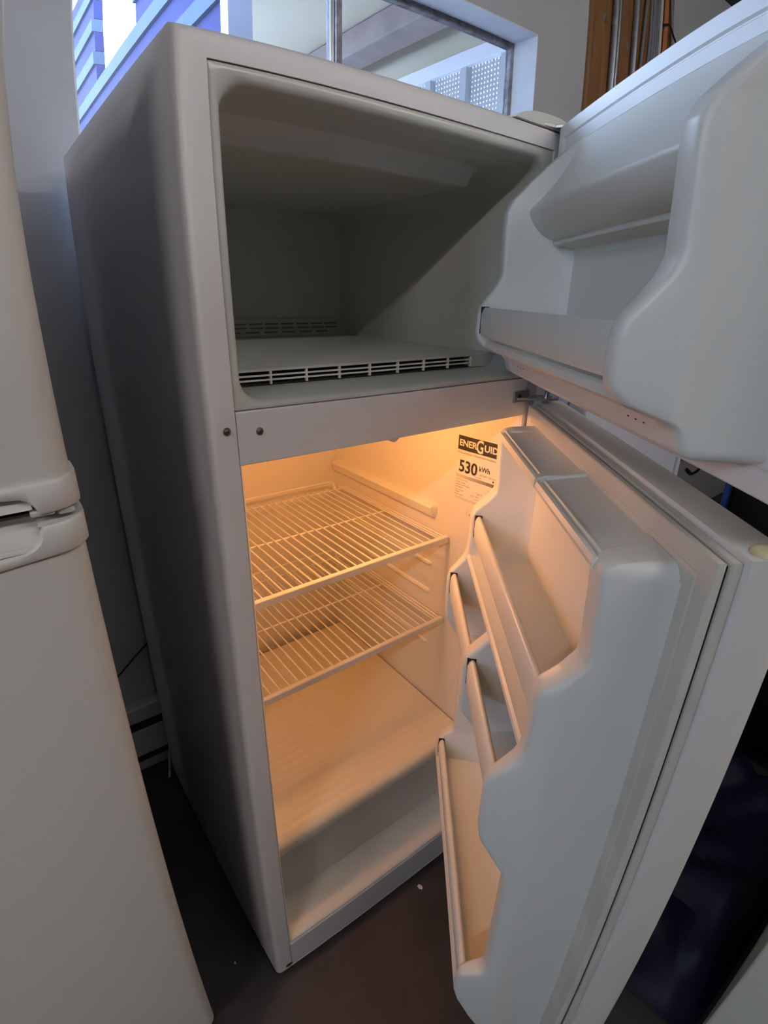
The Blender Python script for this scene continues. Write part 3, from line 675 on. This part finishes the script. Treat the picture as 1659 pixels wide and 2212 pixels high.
ut = lerp([(-.6, 1.233), (-.222, 1.2335), (-.17, 1.2345), (-.155, 1.237)])
ub = lerp([(-.6, 1.2225), (-.225, 1.2225), (-.209, 1.2205), (-.203, 1.217), (-.199, 1.212), (-.1945, 1.2015), (-.155, 1.2055)])
band(ut, ub, 'grip_strip', ud, [-.755, -.6, -.45, -.3, -.25, -.225, -.217, -.209, -.206, -.203, -.201, -.199, -.197, -.1945, -.185], -.0565)
lt = lerp([(-.6, 1.165), (-.24, 1.1635), (-.217, 1.1655), (-.207, 1.1685), (-.2005, 1.174), (-.1975, 1.180), (-.196, 1.1885), (-.180, 1.1895), (-.155, 1.193)])
lb = lerp([(-.6, 1.145), (-.24, 1.1515), (-.217, 1.1535), (-.18, 1.1565), (-.155, 1.1615)])
band(lt, lb, 'grip_strip', lw, [-.755, -.6, -.45, -.3, -.25, -.24, -.228, -.217, -.212, -.207, -.2035, -.2005, -.199, -.1975, -.196, -.19, -.185], -.0565)
# hollows behind both grips and the hinge pieces in the gap
sc_ = MB()
prs = [(-.0555, 1.1655), (-.046, 1.168), (-.036, 1.176), (-.030, 1.1875), (-.030, 1.194), (-.02, 1.194), (-.02, 1.163)]
sc_.prism(prs, lambda a, b, c: (c, a, b), -.75, -.198)
sc_.build('grip_hollow', M['enamel_old'], lw, smooth=50)
MB().prism([(-.0535, 1.208), (-.046, 1.216), (-.036, 1.2225), (-.03, 1.224), (-.03, 1.207)], lambda a, b, c: (c, a, b), -.75, -.200).build('grip_lip', M['enamel_old'], ud, .001, smooth=50)
MB().prism([(-.0505, 1.188), (-.02, 1.194), (-.02, 1.187)], lambda a, b, c: (c, a, b), -.199, RX-.002).build('door_edge', M['enamel_old'], lw, smooth=50)
MB().box((-.2035, -.0525, 1.1985), (-.181, -.015, 1.2055)).build('hinge_block', M['hingewhite'], ud, .0025)
MB().box((-.179, -.049, 1.1955), (-.1625, -.015, 1.2025)).build('hinge_bush', M['hingewhite'], ud, .0025)
MB().box((RX-.60, -.012, 1.16), (RX-.010, .018, 1.225)).build('gap_backing', M['dark'], LF)

# ================================================================== THINGS ON THE RIGHT
nb = empty('refrigerator', (1.0, .33, FZ)); tag(nb, 'pale white refrigerator glimpsed through the gap between the two open doors', 'refrigerator')
MB().box((.76, .0, FZ), (1.262, .66, 1.50)).build('cabinet', M['lav'], nb, .008)
MB().box((.76, -.05, .06), (1.244, -.004, 1.49)).build('door', M['lav'], nb, .008)
MB().box((1.247, -.055, .06), (1.262, -.004, 1.49)).build('door_trim', M['lav'], nb, .003)
bk = empty('black_cabinet', (1.9, -.5, FZ)); tag(bk, 'black cabinet standing in the dark to the right of the open fridge door', 'cabinet')
MB().box((1.55, -.95, FZ+.04), (2.25, -.112, 1.02)).build('body', M['black'], bk, .006)
MB().box((1.542, -.94, .06), (1.5495, -.53, 1.0)).build('door', M['black'], bk, .003)
MB().box((1.542, -.522, .06), (1.5495, -.122, 1.0)).build('door', M['black'], bk, .003)
MB().box((1.56, -.94, FZ), (2.24, -.12, FZ+.045)).build('plinth', M['dark'], bk)
sp = MB(); sp.prism(chaikin([(-.109, 1.020), (-.1088, .9), (-.1085, .7), (-.10, .45), (-.085, .25), (-.083, .25), (-.098, .45), (-.1055, .7), (-.106, .9), (-.1065, 1.020)], 1, True), lambda a, b, c: (c, a, b), 1.50, 1.56)
tag(sp.build('blue_strap', M['blue']), 'blue strap hanging down behind the back corner of the black cabinet', 'strap')
ap = empty('appliance', (.87, -1.0, FZ)); tag(ap, 'cream appliance flank cut off by the bottom right corner of the photo', 'appliance')
MB().box((.575, -1.30, .03), (1.2, -.677, .92)).build('cabinet', M['cream'], ap, .007)
for x in (.63, 1.15):
    for y in (-1.25, -.73): MB().tube([(x, y, FZ), (x, y, .035)], .018, 12).build('foot', M['dark'], ap)
# crumpled navy sheet on the floor
import mathutils.noise as mn
tp = MB(); n1, n2 = 46, 30; rows = []
for j in range(n2):
    r_ = []
    for i in range(n1):
        x = .61+.87*i/(n1-1); yt = -.14 if x > .80 else -.30+(x-.61)*.84; y = -.668+(yt+.668)*j/(n2-1)
        e_ = min(1, min(i, n1-1-i)/6.0)*min(1, min(j, n2-1-j)/5.0); e_ = e_*e_*(3-2*e_)
        z = .05+.14*abs(mn.noise(Vector((x*3.5, y*3.5, .3))))+.10*abs(mn.noise(Vector((x*8, y*7, 1.7))))+.10*(1-abs(2*i/(n1-1)-1))
        r_.append((x, y, FZ+.004+z*e_))
    rows.append(r_)
tp.loft(rows, False)
tpo = tp.build('plastic_sheet', M['navy'], None, smooth=50)
tag(tpo, 'crumpled dark navy plastic sheet on the floor behind the open fridge door', 'sheet')
for k, (x0_, z0_, lab_) in enumerate(((3.42, .44, 'upper dark cable looped on the wall right of the pale refrigerator'), (3.62, .30, 'lower dark cable looped on the wall right of the pale refrigerator'))):
    tag(MB().tube(chaikin([(x0_-.12, WY-.012, z0_+.05), (x0_, WY-.012, z0_-.02), (x0_+.18, WY-.012, z0_+.03), (x0_+.4, WY-.012, z0_-.05)], 2), .009, 8).build('cable', M['cable_bk']), lab_, 'cable')
# small litter
def scrap(x, y, r, lab_):
    b_ = MB(); pts = [(x+r*math.cos(a)*random.uniform(.5, 1), y+r*1.5*math.sin(a)*random.uniform(.5, 1)) for a in [k*math.pi/4 for k in range(8)]]
    b_.loft([[(a, b, FZ+.0003) for a, b in pts], [(a, b, FZ+.003+random.uniform(0, .004)) for a, b in pts]], True, True, True); tag(b_.build('paper_scrap', M['scrap']), lab_, 'litter')
scrap(.398, -.03, .006, 'white paper scrap on the dark floor in front of the open refrigerator')
scrap(-.068, .085, .003, 'tiny white scrap on the floor beside the refrigerator side')
lf_ = MB().tube(chaikin([(.005, .735, .075), (-.003, .73, .05), (-.006, .728, .02), (-.012, .722, FZ+.004), (-.02, .70, FZ+.004)], 2), .004, 6)
tag(lf_.build('tape_strip', M['scrap']), 'curled pale strip of tape on the floor by the back wall', 'tape')
